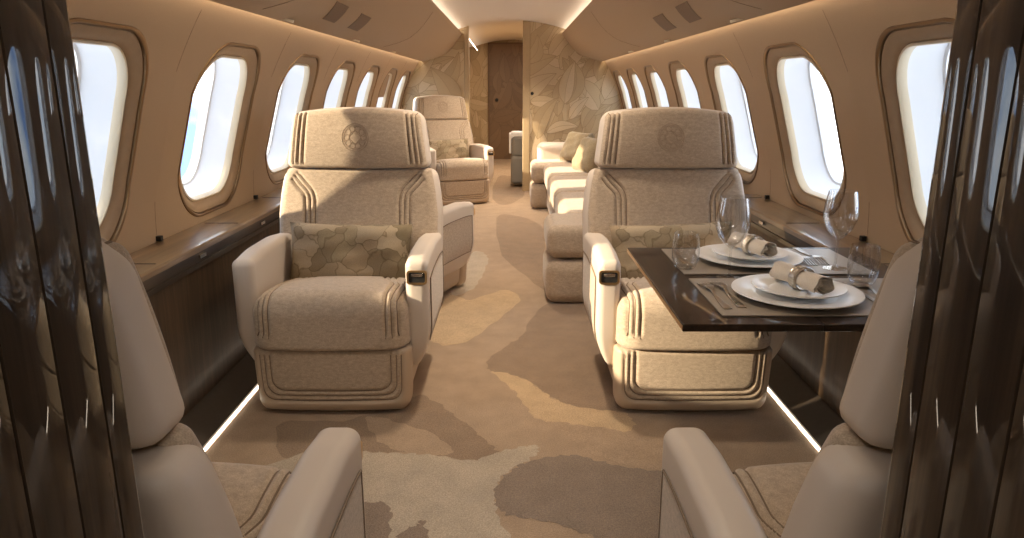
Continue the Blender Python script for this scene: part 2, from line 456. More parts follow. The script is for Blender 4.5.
# ceiling
def ceiling():
    prof = [(-1.02, 1.60), (-.93, 1.70), (-.78, 1.775), (-.64, 1.825)] + [(.64 * q, 1.825 + .105 * (1 - q * q)) for q in [-.8, -.6, -.4, -.2, 0, .2, .4, .6, .8]] + [(.64, 1.825), (.78, 1.775), (.93, 1.70), (1.02, 1.60)]
    mb = MB()
    mb.extrude_y(prof, Y0, YB + .08, closed=False)
    structure(mb.build('ceiling', M['headliner'], angle=50))
    prof = [(-1.1, 1.80)] + [(.64 * q, 1.85 + .11 * (1 - q * q)) for q in [-1, -.8, -.6, -.4, -.2, 0, .2, .4, .6, .8, 1]] + [(1.1, 1.80)]
    mb = MB(); mb.extrude_y(prof, YB + .05, YE + .2, closed=False)
    structure(mb.build('ceiling_vestibule', M['headliner'], angle=50))
ceiling()

# overhead bins
BIN = catmull([(1.022, 1.483), (.965, 1.497), (.86, 1.525), (.765, 1.565), (.68, 1.635), (.615, 1.715), (.565, 1.785)], 4, False)
def make_bin(sg):
    side = 'left' if sg < 0 else 'right'
    root = empty('overhead_bin', (sg * .8, 3.5, 1.5), 0, 'long tan overhead bin along the ceiling above the %s windows' % side, 'overhead bin')
    back = [(.57, 1.797), (.60, 1.79), (.68, 1.72), (.80, 1.63), (.98, 1.545), (1.012, 1.50)]
    prof = [((x - .8) * sg, z - 1.5) for x, z in BIN + back]
    mb = MB(); mb.extrude_y(prof, .52 - 3.5, YB - 3.5 - .002, ny=1); mb.build('body', M['bin'], root, angle=28)
    def S(t, y, off=0):
        L = len(BIN) - 1; k = min(int(t * L), L - 1); f = t * L - k
        a, b = V((BIN[k][0], 0, BIN[k][1])), V((BIN[k + 1][0], 0, BIN[k + 1][1]))
        p = a.lerp(b, f); d = (b - a).normalized(); nn = V((-d.z, 0, d.x))
        if nn.z > 0: nn = -nn
        p = p + nn * off
        return V((sg * p.x - sg * .8, y - 3.5, p.z - 1.5))
    for yy in (2.95, 5.65):       # door seams
        mb = MB(); mb.tube([S(t / 20, yy, .0006) for t in range(3, 19)], .001, 5); mb.build('door_seam', M['vent'], root)
    for (ya, yb, ta, tb) in VENT:
        mb = MB(); n = 4
        g = []
        for i in range(n + 1):
            for j in (0, 1):
                g.append([S(ta + (tb - ta) * i / n, (ya, yb)[j] - 1.1 * (tb - ta) * i / n, o) for o in (.003, -.004)])
        vs = [q for p in g for q in p]; fs = []
        for i in range(n):
            a = i * 4; fs += [(a, a + 2, a + 6, a + 4), (a + 1, a + 5, a + 7, a + 3), (a, a + 4, a + 5, a + 1), (a + 2, a + 3, a + 7, a + 6)]
        fs += [(0, 1, 3, 2), (n * 4, n * 4 + 2, n * 4 + 3, n * 4 + 1)]
        mb.add(vs, fs); mb.build('speaker_grille', M['vent'], root)
    for yy in (3.33, 4.75, 6.2):
        p = S(.08, yy, .001); mb = MB()
        mb.lathe([(0, .0), (.026, 0), (.03, -.003), (.034, -.004), (.036, .0), (.036, .008)], (0, 0, 0), 20)
        o = mb.build('reading_light', M['white_edge'], root); o.location = p; o.rotation_euler = (0, sg * radians(-14), 0)
    return root
VENT = [(3.56, 3.79, .28, .50), (4.09, 4.34, .28, .50)]
make_bin(-1); make_bin(1)

# light strips
for sg in (-1, 1):
    side = 'left' if sg < 0 else 'right'
    mb = MB(); mb.tube([(sg * .583, .53, 1.800), (sg * .583, YB - .01, 1.800)], .006, 8)
    tag(mb.build('ceiling_light_strip', M['led_c']), 'bright warm light strip between ceiling and top of %s overhead bin' % side, 'light strip', 'ceiling light strips')
    mb = MB(); mb.tube([(sg * 1.030, .53, 1.507), (sg * 1.030, YB - .01, 1.507)], .007, 8)
    tag(mb.build('wall_wash_light', M['led']), 'warm light strip tucked under %s overhead bin washing the wall' % side, 'light strip', 'wall wash lights')
    mb = MB(); mb.extrude_y([(sg * 1.042, .0), (sg * 1.049, .0), (sg * 1.049, .008), (sg * 1.042, .005)], .56, 8.3)
    tag(mb.build('floor_light_strip', M['led_f']), 'thin glowing floor strip along the carpet edge on the %s side' % side, 'light strip', 'floor light strips')

# side ledges with walnut fronts
def ledge(sg):
    side = 'left' if sg < 0 else 'right'
    root = empty('side_ledge', (sg * 1.2, 3.5, 0), 0, 'glossy brown wooden side ledge with dark walnut front below the %s windows' % side, 'ledge')
    def ex(prof, y0, y1, name, m, angle=35):
        mb = MB(); mb.extrude_y([(sg * (x - 1.2), z) for x, z in prof], y0 - 3.5, y1 - 3.5); return mb.build(name, m, root, angle=angle)
    ya, yb = .55, (8.45 if sg < 0 else 3.84)
    ex([(1.134, .637), (1.14, .642), (1.32, .642), (1.32, .62), (1.134, .62)], ya, yb, 'top', M['ledge'])
    ex([(1.138, .618), (1.30, .618), (1.30, .555), (1.150, .555), (1.146, .575), (1.150, .580), (1.138, .585)], ya, yb, 'fascia', M['ledge_dark'])
    ex([(1.165, .552), (1.19, .552), (1.19, .055), (1.175, .055)], ya, yb, 'front_panel', M['panel'])
    ex([(1.052, .0), (1.25, .0), (1.25, .054), (1.178, .054), (1.16, .046), (1.056, .010)], ya, yb, 'kick_board', M['kick'])
    for yy in (2.26, 2.98, 3.7):
        mb = MB(); mb.box(sg * (1.16 - 1.2) if sg > 0 else sg * (1.3 - 1.2), sg * (1.3 - 1.2) if sg > 0 else sg * (1.16 - 1.2), yy - 3.502, yy - 3.498, .640, .6435); mb.build('lid_seam', M['black'], root)
    for yy in (2.55, 3.2):
        mb = MB(); mb.box(*sorted((sg * (1.130 - 1.2), sg * (1.14 - 1.2))), yy - 3.525, yy - 3.475, .597, .609); mb.build('latch', M['chrome'], root)
    return root
ledge(-1); ledge(1)
for sg in (-1, 1):
    for i in range(1, 7 if sg < 0 else 3):
        yy = (WIN[i] + WIN[i + 1]) / 2
        mb = MB(); mb.box(sg * 1.318 - .012, sg * 1.318 + .006, yy - .010, yy + .010, .642, .660)
        tag(mb.build('wall_clip', M['black']), 'small black clip where the %s ledge meets the wall, %s of its row' % ('left' if sg < 0 else 'right', ['nearest', 'second', 'third', 'fourth', 'fifth', 'sixth'][i - 1]), 'clip', 'wall clips')
        mb = MB(); mb.tube([(sg * (wx(z) + .0002), yy, z) for z in [.66 + .05 * k for k in range(17)]], .0009, 5)
        structure(mb.build('trim_%d' % (10 + i + (10 if sg > 0 else 0)), M['vent']))

# ------------------------------------------------------------------ leaf-patterned partitions
def clip_poly(P, C):
    """Sutherland-Hodgman, convex CCW clip C"""
    out = P
    for i in range(len(C)):
        a, b = C[i], C[(i + 1) % len(C)]
        inp = out; out = []
        if not inp: return []
        def side(p): return (b[0] - a[0]) * (p[1] - a[1]) - (b[1] - a[1]) * (p[0] - a[0])
        for k in range(len(inp)):
            p, q = inp[k - 1], inp[k]; sp, sq = side(p), side(q)
            if sq >= 0:
                if sp < 0: t = sp / (sp - sq); out.append((p[0] + (q[0] - p[0]) * t, p[1] + (q[1] - p[1]) * t))
                out.append(q)
            elif sp >= 0: t = sp / (sp - sq); out.append((p[0] + (q[0] - p[0]) * t, p[1] + (q[1] - p[1]) * t))
    return out
def leaf_shapes(L, w, bend, n=9):
    up, lo, mid = [], [], []
    for i in range(n + 1):
        t = i / n; ww = w * sin(pi * t ** .8) ** .85 * (1 - .25 * t); yb = bend * L * (t - .5) ** 2 * 4 - bend * L
        mid.append((L * (t - .5), yb)); up.append((L * (t - .5), yb + ww)); lo.append((L * (t - .5), yb - ww))
    return up, lo, mid
def leaf_panel(name, outline, frame, prefix, seed, dens=26, thick=.05, size=.36):
    """outline convex CCW in panel (s,t); frame maps (s,t,d) to space, d toward the viewer"""
    rnd = random.Random(seed)
    mats = [M[prefix + '%d' % i] for i in range(4)] + [M[prefix + '_line']]
    mb = MB(); n = len(outline)
    vs = [frame(s, t, 0) for s, t in outline] + [frame(s, t, -thick) for s, t in outline]
    mb.add(vs, [tuple(range(n)), tuple(range(n, 2 * n))[::-1]] + [(i, (i + 1) % n, n + (i + 1) % n, n + i) for i in range(n)], 0)
    x0, x1 = min(p[0] for p in outline), max(p[0] for p in outline); z0, z1 = min(p[1] for p in outline), max(p[1] for p in outline)
    d = .0004
    nn = int((x1 - x0) * (z1 - z0) * dens) + 2
    for k in range(nn):
        cx, cy = rnd.uniform(x0 - .1, x1 + .1), rnd.uniform(z0, z1); ang = rnd.gauss(1.1, .7); L = rnd.uniform(.7, 1.3) * size
        up, lo, mid = leaf_shapes(L, L * rnd.uniform(.17, .27), rnd.uniform(-.22, .22))
        ca, sa = cos(ang), sin(ang)
        T = lambda P: [(cx + x * ca - y * sa, cy + x * sa + y * ca) for x, y in P]
        tint = rnd.randrange(4)
        def put(P, mi):
            for i in range(len(P[0]) - 1):       # quads between two borders
                q = [P[0][i], P[0][i + 1], P[1][i + 1], P[1][i]]
                ar = sum(q[j - 1][0] * q[j][1] - q[j][0] * q[j - 1][1] for j in range(4))
                if ar < 0: q = q[::-1]
                q = clip_poly(q, outline)
                if len(q) >= 3: mb.add([frame(s, t, d) for s, t in q], [tuple(range(len(q)))], mi)
        big = lambda P, f: [(x * 1.01, y + f) for x, y in P]
        put((T(big(up, .004)), T(big(lo, -.004))), 4); d += .00004
        put((T(mid), T(up)), tint); put((T(lo), T(mid)), (tint + rnd.choice((0, 2))) % 4); d += .00004
        put((T(big(mid, .0016)), T(big(mid, -.0016))), 4); d += .00004
    return mb.build(name, mats, smooth=False)
HULL = [(wx(z), z) for z in [.0, .3, .64, .8, 1.0, 1.2, 1.4, 1.55, 1.72]]
def bulkhead_outline(xa, right):
    R = [(x, z) for x, z in HULL] + [(.64, 1.84), (.45, 1.885), (.24, 1.925)]
    if right: return [(xa, 0)] + R + [(xa, 1.93)]
    L = [(-x, z) for x, z in R]
    return ([(xa, 0), (xa, 1.90)] + [p for p in L[::-1] if p[0] < xa - .02])
structure(leaf_panel('wall_back_right', bulkhead_outline(.205, True), lambda s, t, d: (s, YB - d, t), 'leaf', 3, 46, size=.46))
structure(leaf_panel('wall_back_left', bulkhead_outline(-.545, False), lambda s, t, d: (s, YB - d, t), 'leaf', 5, 46, size=.46))
mb = MB(); RBox((.042, .05, .966), .008, (.166, YB + .03, .966)).fill(mb, .4); structure(mb.build('trim_1', M['leaf3']))
mb = MB(); RBox((.028, .05, .95), .008, (-.518, YB + .03, .95)).fill(mb, .4); structure(mb.build('trim_2', M['leaf3']))
# vestibule beyond the partition
mb = MB(); mb.box(-.80, -.76, YB + .06, YE, 0, 1.9); structure(mb.build('wall_vestibule_left', M['leaf1']))
mb = MB(); mb.box(.75, .8, YB + .06, YE, 0, 1.9); structure(mb.build('wall_vestibule_right', M['leaf1']))
structure(leaf_panel('wall_vestibule_end', [(-.80, 0), (.80, 0), (.80, 2.0), (-.80, 2.0)], lambda s, t, d: (s, YE + .035 - d, t), 'leaf', 9, 30, size=.42))
root = structure(empty('door_1', (-.09, YE, 0)))
o = leaf_panel('door_leaf', [(-.29, .0), (.29, .0), (.29, 1.88), (-.29, 1.88)], lambda s, t, d: (s, .0 - d, t), 'dleaf', 12, 26, .02, size=.5); o.parent = root
mb = MB(); mb.lathe([(.0, .05), (.022, .048), (.028, .035), (.02, .02), (.012, .015), (.012, 0)], (0, 0, 0), 20); k = mb.build('door_knob', M['black'], root); k.rotation_euler = (pi / 2, 0, 0); k.location = (-.165, -.006, .99)
for nm, (x0, x1, z0, z1) in dict(frame_side=(-.31, -.29, 0, 1.9), frame_top=(-.31, .31, 1.88, 1.915)).items():
    mb = MB(); mb.box(x0, x1, -.03, .015, z0, z1); mb.build('door_frame', M['dleaf1'], root)
mb = MB(); mb.lathe([(0, .014), (.014, .013), (.018, .006), (.018, -.006)], (0, 0, 0), 16); k = mb.build('latch_button', M['black'], bpy.data.objects['wall_back_right']); k.rotation_euler = (pi / 2, 0, 0); k.location = (.232, YB - .015, 1.13)
mb = MB(); mb.tube([(-.535, YB + .14, 1.79), (-.57, YE - .05, 1.79)], .004, 8)
mb.build('light_strip', M['led_c'], bpy.data.objects['ceiling_vestibule'])

# front doorway jambs: glossy walnut, the cabin is seen between them
def jamb(sg, idx):
    mb = MB()
    prof = [(.297, .4985), (.2985, .502), (.303, .504), (.31, .505), (1.40, .505), (1.40, .30), (.3, .30)]
    # shallow reeds on the face towards the aisle
    face = [(.297, .302)]
    for a, b, bl in ((.303, .3385, .0010), (.3415, .3835, .0012), (.3865, .4290, .0012), (.4315, .4725, .0012), (.4750, .4975, .0005)):
        face += [(.300, a - .0004)] + [(.297 - bl * (1 - (2 * t / 10 - 1) ** 2), a + (b - a) * t / 10) for t in range(11)] + [(.300, b + .0004)]
    face.pop()
    P = prof + face
    n = len(P)
    vs = [(sg * (x - .004), y, z) for z in (0, 1.95) for x, y in P]
    mb.add(vs, [tuple(range(n)), tuple(range(n, 2 * n))[::-1]] + [(i, (i + 1) % n, n + (i + 1) % n, n + i) for i in range(n)])
    return structure(mb.build('trim_%d' % idx, M['walnut'], angle=20))
jamb(-1, 3); jamb(1, 4)
mb = MB(); mb.box(-1.4, 1.4, .31, .5, 1.72, 2.0); structure(mb.build('wall_front_header', M['headliner']))
mb = MB(); mb.box(-1.4, 1.4, Y0 - .05, Y0, 0, 2.0); structure(mb.build('wall_front', M['wall']))

# ------------------------------------------------------------------ chairs
def emblem(parent, box):
    mb = MB()
    hy = box.h[1]
    def pt(x, z): return box.map((x * 1.12, -hy, z), .0003)
    c = (0, .005)
    def loop(cx, cz_, r, n=20, rz=None):
        return [pt(c[0] + cx + r * cos(2 * pi * k / n), c[1] + cz_ + (rz or r) * sin(2 * pi * k / n)) for k in range(n)]
    mb.tube(loop(0, 0, .053, 40), .0012, 5, True); mb.tube(loop(0, 0, .046, 40), .0008, 5, True)
    for k in range(10):
        a = 2 * pi * k / 10
        mb.tube(loop(.034 * cos(a), .034 * sin(a), .0105, 12), .0009, 5, True)
        b = a + pi / 10
        mb.tube([pt(c[0] + r * cos(b), c[1] + r * sin(b)) for r in (.021, .03, .044)], .0008, 5)
    mb.tube([pt(c[0] + .021 * (1 + .12 * cos(4 * 2 * pi * k / 32)) * cos(2 * pi * k / 32), c[1] + .021 * (1 + .12 * cos(8 * pi * k / 32)) * sin(2 * pi * k / 32)) for k in range(32)], .001, 5, True)
    return tag(mb.build('emblem', M['emblem'], parent), 'embossed round emblem with a ring of loops')
M['emblem'] = plain('emblem_thread', (.37, .275, .19), .8)

G_W, G_D = .0058, .0095
def gr(d): return G_D * exp(-(d / G_W) ** 2)
def yfront(z): return .20 + (z - .45) * .25
BW = [(.40, .340), (.50, .352), (.66, .354), (.74, .346), (.80, .336), (.84, .325), (.87, .318)]
def chair(aisle, arm_top=.60, arm_x=.320, name='cabin_armchair'):
    root = empty(name, (0, 0, 0))
    # plinth
    mb = MB(); RBox((.2, .2, .02), .015, (0, .05, .02)).fill(mb, .1); mb.build('swivel_plinth', M['black'], root)
    # leather body under the cushion
    def dbase(q):
        t = max(0, (.40 - q.z) / .4)
        return V((q.x * (1 - .06 * t * t), q.y * (1 - .10 * t * t), q.z))
    mb = MB(); RBox((.288, .30, .19), .05, (0, .02, .205), dbase).fill(mb, .06); mb.build('base', M['leather_tan'], root)
    # leg rest with three U-shaped seams
    LINES = [(.264, .062), (.244, .082), (.224, .102)]
    def sdU(x, z, a, b, rc=.045):
        qx, qz = abs(x) - (a - rc), (b + rc) - z
        if qx > 0 and qz > 0: return sqrt(qx * qx + qz * qz) - rc
        return max(qx, qz) - rc
    lc = V((0, -.265, .134))
    def gl(q, n):
        if n.y > -.25: return 0
        return max(gr(sdU(q.x, q.z + lc.z, a, b)) for a, b in LINES)
    def dleg(q):
        t = max(0, (.262 - q.z) / .26)
        return V((q.x * (1 - .035 * t * t), q.y - .018 * (1 - (q.x / .29) ** 2) + .008 * t * t, q.z))
    lb = RBox((.295, .065, .127), .045, lc, dleg, gl, rhi=.016)
    mb = MB(); lb.fill(mb, (.0055, .04, .0055), matfn=lambda q, n: 1 if (sdU(q.x, q.z, .266, .060) > 0 or n.y > .2) else 0)
    leg = mb.build('leg_rest', [M['fabric'], M['leather_tan']], root, angle=80)
    for a, b in LINES:
        mb = MB()
        rc = .045; pts = [(a, .25 - .01 * k) for k in range(int((.25 - b - rc) / .01))] + [(a - rc + rc * cos(t * pi / 16), b + rc - rc * sin(t * pi / 16)) for t in range(9)]
        pts = pts + [(x, b) for x in [(a - rc) * (1 - k / 10) for k in range(1, 10)]]
        full = pts + [(-x, z) for x, z in pts[::-1]]
        mb.tube([lb.map((lb.inv(x, 0), -.065, lb.inv(z - lc.z, 2)), .0008) for x, z in full], .0022, 5)
        mb.build('seam_shade', M['seam_shade'], leg)
    # seat cushion
    cc = V((0, -.055, .365))
    XB, XF = (.145, .168, .191), (.213, .236, .259)
    def xk(y, k):
        t = smooth01((.06 - y) / .20)
        return XB[k] + (XF[k] - XB[k]) * t
    def gc(q, n):
        if n.z < -.3 or n.y > .5: return 0
        y = q.y + cc.y
        return max(gr(abs(abs(q.x) - xk(y, k))) for k in range(3))
    def dcush(q):
        t = max(0, (q.z - .30) / .17)
        z = q.z + t * (.018 * (1 - (q.x / .29) ** 2) - .062 * smooth01((q.y + .25) / .5))
        return V((q.x, q.y - .020 * (1 - (q.x / .29) ** 2) * (1 if q.y < -.1 else 0) * smooth01((-q.y - .1) / .2), z))
    cb = RBox((.290, .288, .100), .078, cc, dcush, gc, rlo=.016)
    mb = MB(); cb.fill(mb, (.0045, .009, .009)); cu = mb.build('seat_cushion', M['fabric'], root, angle=80)
    mb = MB()
    for k in range(3):
        for s in (-1, 1):
            top = [(y - cc.y) for y in [.17 - .015 * i for i in range(40)] if y - cc.y > -.288 + .001]
            P = []
            for yl in top:
                py = cb.inv(yl, 1)
                if abs(yl) > .288 - .078 + .7 * .078 * .99: continue
                x = s * xk(yl + cc.y, k); P.append(cb.map((cb.inv(x, 0), py, .1), .0012))
            for i in range(12):
                zl = .1 - .188 * i / 11
                if zl > .022 + .7 * .078: continue
                if zl < -.022 - .6 * .078: continue
                x = s * XF[k]; P.append(cb.map((cb.inv(x, 0), -.288, cb.inv(zl, 2)), .0012))
            mb = MB(); mb.tube(P, .0024, 5); mb.build('seam_shade', M['seam_shade'], cu)
    # backrest
    BL = []
    for k in range(3):
        o = .022 * k
        BL.append([(.262 + o * .55, .842 - o * .75), (.232 + o * .75, .808 - o * .6), (.198 + o * .95, .770 - o * .3), (.184 + o, .735), (.182 + o, .68), (.182 + o, .46)])
    BLs = [catmull(l, 6, False) for l in BL]
    def dseg(p, a, b):
        ab = (b[0] - a[0], b[1] - a[1]); ap = (p[0] - a[0], p[1] - a[1]); L2 = ab[0] ** 2 + ab[1] ** 2
        t = max(0, min(1, (ap[0] * ab[0] + ap[1] * ab[1]) / L2)); return sqrt((ap[0] - ab[0] * t) ** 2 + (ap[1] - ab[1] * t) ** 2)
    bc = V((0, 0, .636))
    def gb(q, n):
        if n.y > -.2: return 0
        X = abs(q.x) * lerp_tab(BW, q.z + bc.z) / .35; Z = q.z + bc.z
        if X < .15: return 0
        return max(gr(min(dseg((X, Z), a, b) for a, b in zip(l, l[1:]))) for l in BLs)
    def dback(q):
        w = lerp_tab(BW, q.z) / .35
        return V((q.x * w, q.y + yfront(q.z) + .032 + .03 * (abs(q.x) / .35) ** 3 - .012 * exp(-((q.z - .55) / .1) ** 2), q.z))
    bb = RBox((.343, .032, .218), .030, bc, dback, gb, rhi=.014)
    mb = MB(); bb.fill(mb, (.006, .03, .006)); ba = mb.build('backrest', M['fabric'], root, angle=80)
    mb = MB()
    for l in BLs:
        for s in (-1, 1):
            mb = MB(); mb.tube([bb.map((bb.inv(s * x / (lerp_tab(BW, z) / .35), 0), -.032, bb.inv(z - bc.z, 2)), .0008) for x, z in l if z < .838], .0022, 5); mb.build('seam_shade', M['seam_shade'], ba)
    def dshell(q):
        w = lerp_tab(BW, q.z) / .35
        return V((q.x * w, q.y + yfront(q.z) + .078 + .03 * (abs(q.x) / .35) ** 3, q.z))
    sb = RBox((.358, .068, .24), .048, (0, .0, .605), dshell, rhi=.03)
    mb = MB(); sb.fill(mb, (.05, .03, .03)); shl = mb.build('back_shell', M['leather'], root, angle=80)
    mb = MB(); zl = [(x, .605 + .24 - .03) for x in [.32 * i / 10 for i in range(-10, 11)]]
    # headrest
    HX = (.236, .259, .281)
    hc = V((0, 0, .975))
    def gh(q, n):
        if n.z < -.4: return 0
        return max(gr(abs(abs(q.x) - a)) for a in HX)
    def dhead(q):
        t = (q.z - .858) / .235
        return V((q.x * (1.0 - .10 * max(0, t)), q.y + .278 + .235 * t * .16 + .027 + .022 * (q.x / .3) ** 2 + .012 * (t - .5) ** 2 * 4, q.z + max(0, t) * .022 * (1 - (q.x / .3) ** 2)))
    hb = RBox((.304, .032, .114), .030, hc, dhead, gh, rlo=.014, rhi=.02)
    mb = MB(); hb.fill(mb, (.0055, .02, .02)); he = mb.build('headrest', M['fabric'], root, angle=80)
    mb = MB()
    for a in HX:
        for s in (-1, 1):
            x = hb.inv(s * a, 0)
            P = [hb.map((x, -.032, z), .0008) for z in [-.1 + .2 * i / 12 for i in range(13)]] + [hb.map((x, y, .114), .0008) for y in [-.022 + .05 * i / 5 for i in range(6)]]
            mb = MB(); mb.tube(P, .0022, 5); mb.build('seam_shade', M['seam_shade'], he)
    emblem(he, hb)
    def dhs(q):
        t = (q.z - .858) / .235
        return V((q.x * (1.0 - .10 * max(0, t)), q.y + .278 + .235 * t * .16 + .078 + .022 * (q.x / .3) ** 2, q.z + max(0, t) * .022 * (1 - (q.x / .3) ** 2)))
    mb = MB(); RBox((.316, .066, .119), .045, hc, dhs, rlo=.03).fill(mb, (.04, .03, .03)); mb.build('headrest_shell', M['leather'], root, angle=80)
    # arms
    for s in (-1, 1):
        H = (arm_top - .15) / 2
        def darm(q, s=s):
            x, y, z = q
            k = max(0, (.34 - z) / .19)
            out = max(0, (x + .043) / .086)
            x2 = x - .055 * k * k * out
            y2 = y + .05 * k * k * (1 if y < 0 else -1) * min(1, abs(y) / .2)
            zt = (z - .15) / (arm_top - .15)
            z2 = z - .03 * max(0, zt) * smooth01((-y - .12) / .16) * .5 - .02 * zt * smooth01((y - .05) / .25)
            return V((s * (arm_x + x2), y2 + .02, z2))
        ab = RBox((.043, .29, H), .028, (0, 0, .15 + H), darm)
        mb = MB(); ab.fill(mb, (.03, .03, .03)); a = mb.build('armrest', M['leather'], root, angle=80)
        # inset cloth panel on the outer side
        P = [(-.235, arm_top - .085), (.2, arm_top - .085), (.24, arm_top - .12), (.24, .30), (.2, .25), (-.19, .25), (-.235, .30)]
        mb = MB(); Q = catmull(P, 5)
        def op(y, z, off): return ab.map((.043, y, z - .15 - H), off)
        ys = [min(p[0] for p in Q), max(p[0] for p in Q)]
        grid = []; NY = 14; NZ = 12
        zt, zb = arm_top - .085, .26
        for j in range(NZ + 1):
            z = zb + (zt - zb) * j / NZ
            grid.append([op(max(-.235, min(.24, -.235 + .475 * i / NY)), z, .003) for i in range(NY + 1)])
        vs = [p for r in grid for p in r]; W = NY + 1
        mb.add(vs, [(j * W + i, j * W + i + 1, (j + 1) * W + i + 1, (j + 1) * W + i) for j in range(NZ) for i in range(NY)])
        pn = mb.build('side_panel', M['fabric'], a, angle=80)
        mb = MB(); bor = [(-.235, zb), (.24, zb), (.24, zt), (-.235, zt)]
        pts = []
        for (a0, b0), (a1, b1) in zip(bor, bor[1:] + bor[:1]): pts += [op(a0 + (a1 - a0) * i / 8, b0 + (b1 - b0) * i / 8, .003) for i in range(8)]
        mb.tube(pts, .0025, 5, True); mb.build('seam_shade', M['seam_shade'], a)
        if s == aisle:
            zz = arm_top - .078; fx = s * (arm_x + .002); fy = ab.map((0, -.29, zz - .15 - H)).y
            mb = MB()
            o_ = [(fx + x, zz + z) for x, z in rr_pts(.037, .027, .012, 5)]; i_ = [(fx + x, zz + z) for x, z in rr_pts(.030, .020, .008, 5)]
            n = len(o_)
            vs = [(x, fy + .01, z) for x, z in o_] + [(x, fy - .005, z) for x, z in o_] + [(x, fy - .005, z) for x, z in i_] + [(x, fy + .006, z) for x, z in i_]
            mb.add(vs, [(k * n + i, k * n + (i + 1) % n, (k + 1) * n + (i + 1) % n, (k + 1) * n + i) for k in range(3) for i in range(n)])
            h = mb.build('recline_handle', M['brass'], a)
            h['label'] = 'brass framed dark handle recess'
            mb = MB(); mb.add([(x, fy - .0015, z) for x, z in i_] + [(x, fy + .002, z) for x, z in i_], [tuple(range(n)), tuple(range(n, 2 * n))[::-1]] + [(i, (i + 1) % n, n + (i + 1) % n, n + i) for i in range(n)])
            mb.build('handle_recess', M['black'], a)
            mb = MB(); RBox((.021, .003, .006), .0028, (fx, fy - .004, zz + .009)).fill(mb, .02); mb.build('handle_lever', M['chrome'], a)
    return root
CH = 'cabin armchairs'
A = chair(1); B = chair(-1); Fg = chair(-1, arm_x=.352)
def place(src, loc, rz, label, sc_=None, first=False):
    o = src if first else copy_tree(src)
    o.location = loc; o.rotation_euler = (0, 0, rz)
    if sc_: o.scale = sc_
    return tag(o, label, 'armchair', CH)
place(A, (-.672, 2.81, 0), 0, 'beige armchair facing the camera, left of the aisle, sunlit headrest and olive pillow', first=True)
place(B, (.68, 2.81, 0), 0, 'beige armchair facing the camera behind the laid dining table on the right', first=True)
place(A, (-.63, 7.73, 0), radians(25), 'small far beige armchair against the leaf patterned partition, left of the doorway')
place(Fg, (-.69, 1.06, 0), pi, 'cream leather armchair seen from behind at bottom left, beside the walnut jamb', (1, .85, .955), True)
place(Fg, (.69, 1.06, 0), pi, 'cream leather armchair seen from behind at bottom right, in front of the dining table', (1, .85, .955))
Ech = chair(-1, .58)
place(Ech, (-.655, 4.12, 0), pi - radians(20), 'beige armchair turned away behind the left front armchair, only its side panel showing', (1, 1, .95), first=True)

# ------------------------------------------------------------------ pillows
def pillow(name, w, h, t, mat):
    mb = MB(); n, m = 22, 14; vs = []
    for sgn in (1, -1):
        for j in range(m + 1):
            for i in range(n + 1):
                u, v = -1 + 2 * i / n, -1 + 2 * j / m
                ed = max(0, (1 - u ** 4)) ** .5 * max(0, (1 - v ** 4)) ** .5
                px = u * (1 - .07 * (1 - abs(v)) ** 1.0 * 0 - .05 * (1 - v * v) * abs(u) ** 3)
                pz = v * (1 - .10 * (1 - u * u) * abs(v) ** 3 * .5)
                wr = .006 * sin(7 * u + 3 * v) * ed + .004 * sin(11 * v - 5 * u) * ed
                vs.append((px * w / 2, -sgn * (t / 2 * ed) + wr, pz * h / 2))
    W = n + 1; K = W * (m + 1)
    fs = []
    for s in range(2):
        for j in range(m):
            for i in range(n):
                q = (s * K + j * W + i, s * K + j * W + i + 1, s * K + (j + 1) * W + i + 1, s * K + (j + 1) * W + i)
                fs.append(q if s == 0 else q[::-1])
    mb.add(vs, fs)
    o = mb.build(name, mat, angle=70)
    import bmesh
    bm = bmesh.new(); bm.from_mesh(o.data); bmesh.ops.remove_doubles(bm, verts=bm.verts, dist=.0004); bm.to_mesh(o.data); bm.free()
    return o
PG = 'throw pillows'
p = pillow('throw_pillow', .52, .265, .13, M['pillow']); p.location = (-.68, 2.94, .515); p.rotation_euler = (radians(-15), radians(1), 0)
tag(p, 'olive leaf patterned pillow on the left front armchair', 'pillow', PG)
p = p.copy(); col.objects.link(p); p.location = (.675, 2.94, .515); p.rotation_euler = (radians(-15), radians(-2), 0)
tag(p, 'olive leaf patterned pillow on the armchair behind the dining table', 'pillow', PG)
p = p.copy(); col.objects.link(p); p.location = (-.71, 7.87, .525); p.rotation_euler = (radians(-15), 0, radians(25))
tag(p, 'brown pillow on the small far armchair left of the doorway', 'pillow', PG)

# ------------------------------------------------------------------ sofa on the right
def sofa():
    root = empty('sofa', (.8, 6.0, 0), 0, 'long beige side sofa along the right wall behind the armchair, sunlit in bands', 'sofa')
    def rb(name, x0, x1, y0, y1, z0, z1, r, m, step=.05, deform=None):
        mb = MB(); RBox(((x1 - x0) / 2, (y1 - y0) / 2, (z1 - z0) / 2), r, ((x0 + x1) / 2 - .8, (y0 + y1) / 2 - 6, (z0 + z1) / 2), deform).fill(mb, step)
        return mb.build(name, m, root, angle=80)
    rb('base', .35, 1.15, 4.3, 7.2, .0, .25, .05, M['fabric'])
    for a, b in ((4.28, 5.24), (5.25, 6.22), (6.23, 7.19)): rb('seat_cushion', .315, 1.10, a, b, .25, .46, .06, M['fabric'])
    for a, b in ((3.88, 4.36), (7.15, 7.75)):
        e = rb('end_seat_base', .19, 1.15, a, b, .0, .255, .07, M['fabric'])
        rb('end_seat', .195, 1.12, a + .005, b, .265, .455, .06, M['fabric'])
    rb('armrest', .27, 1.12, 7.70, 7.98, .1, .62, .07, M['leather'])
    rb('backrest', .98, 1.16, 4.0, 7.75, .30, .82, .06, M['fabric'], deform=lambda q: V((q.x + .12 * max(0, q.z - .3), q.y, q.z)))
    return root
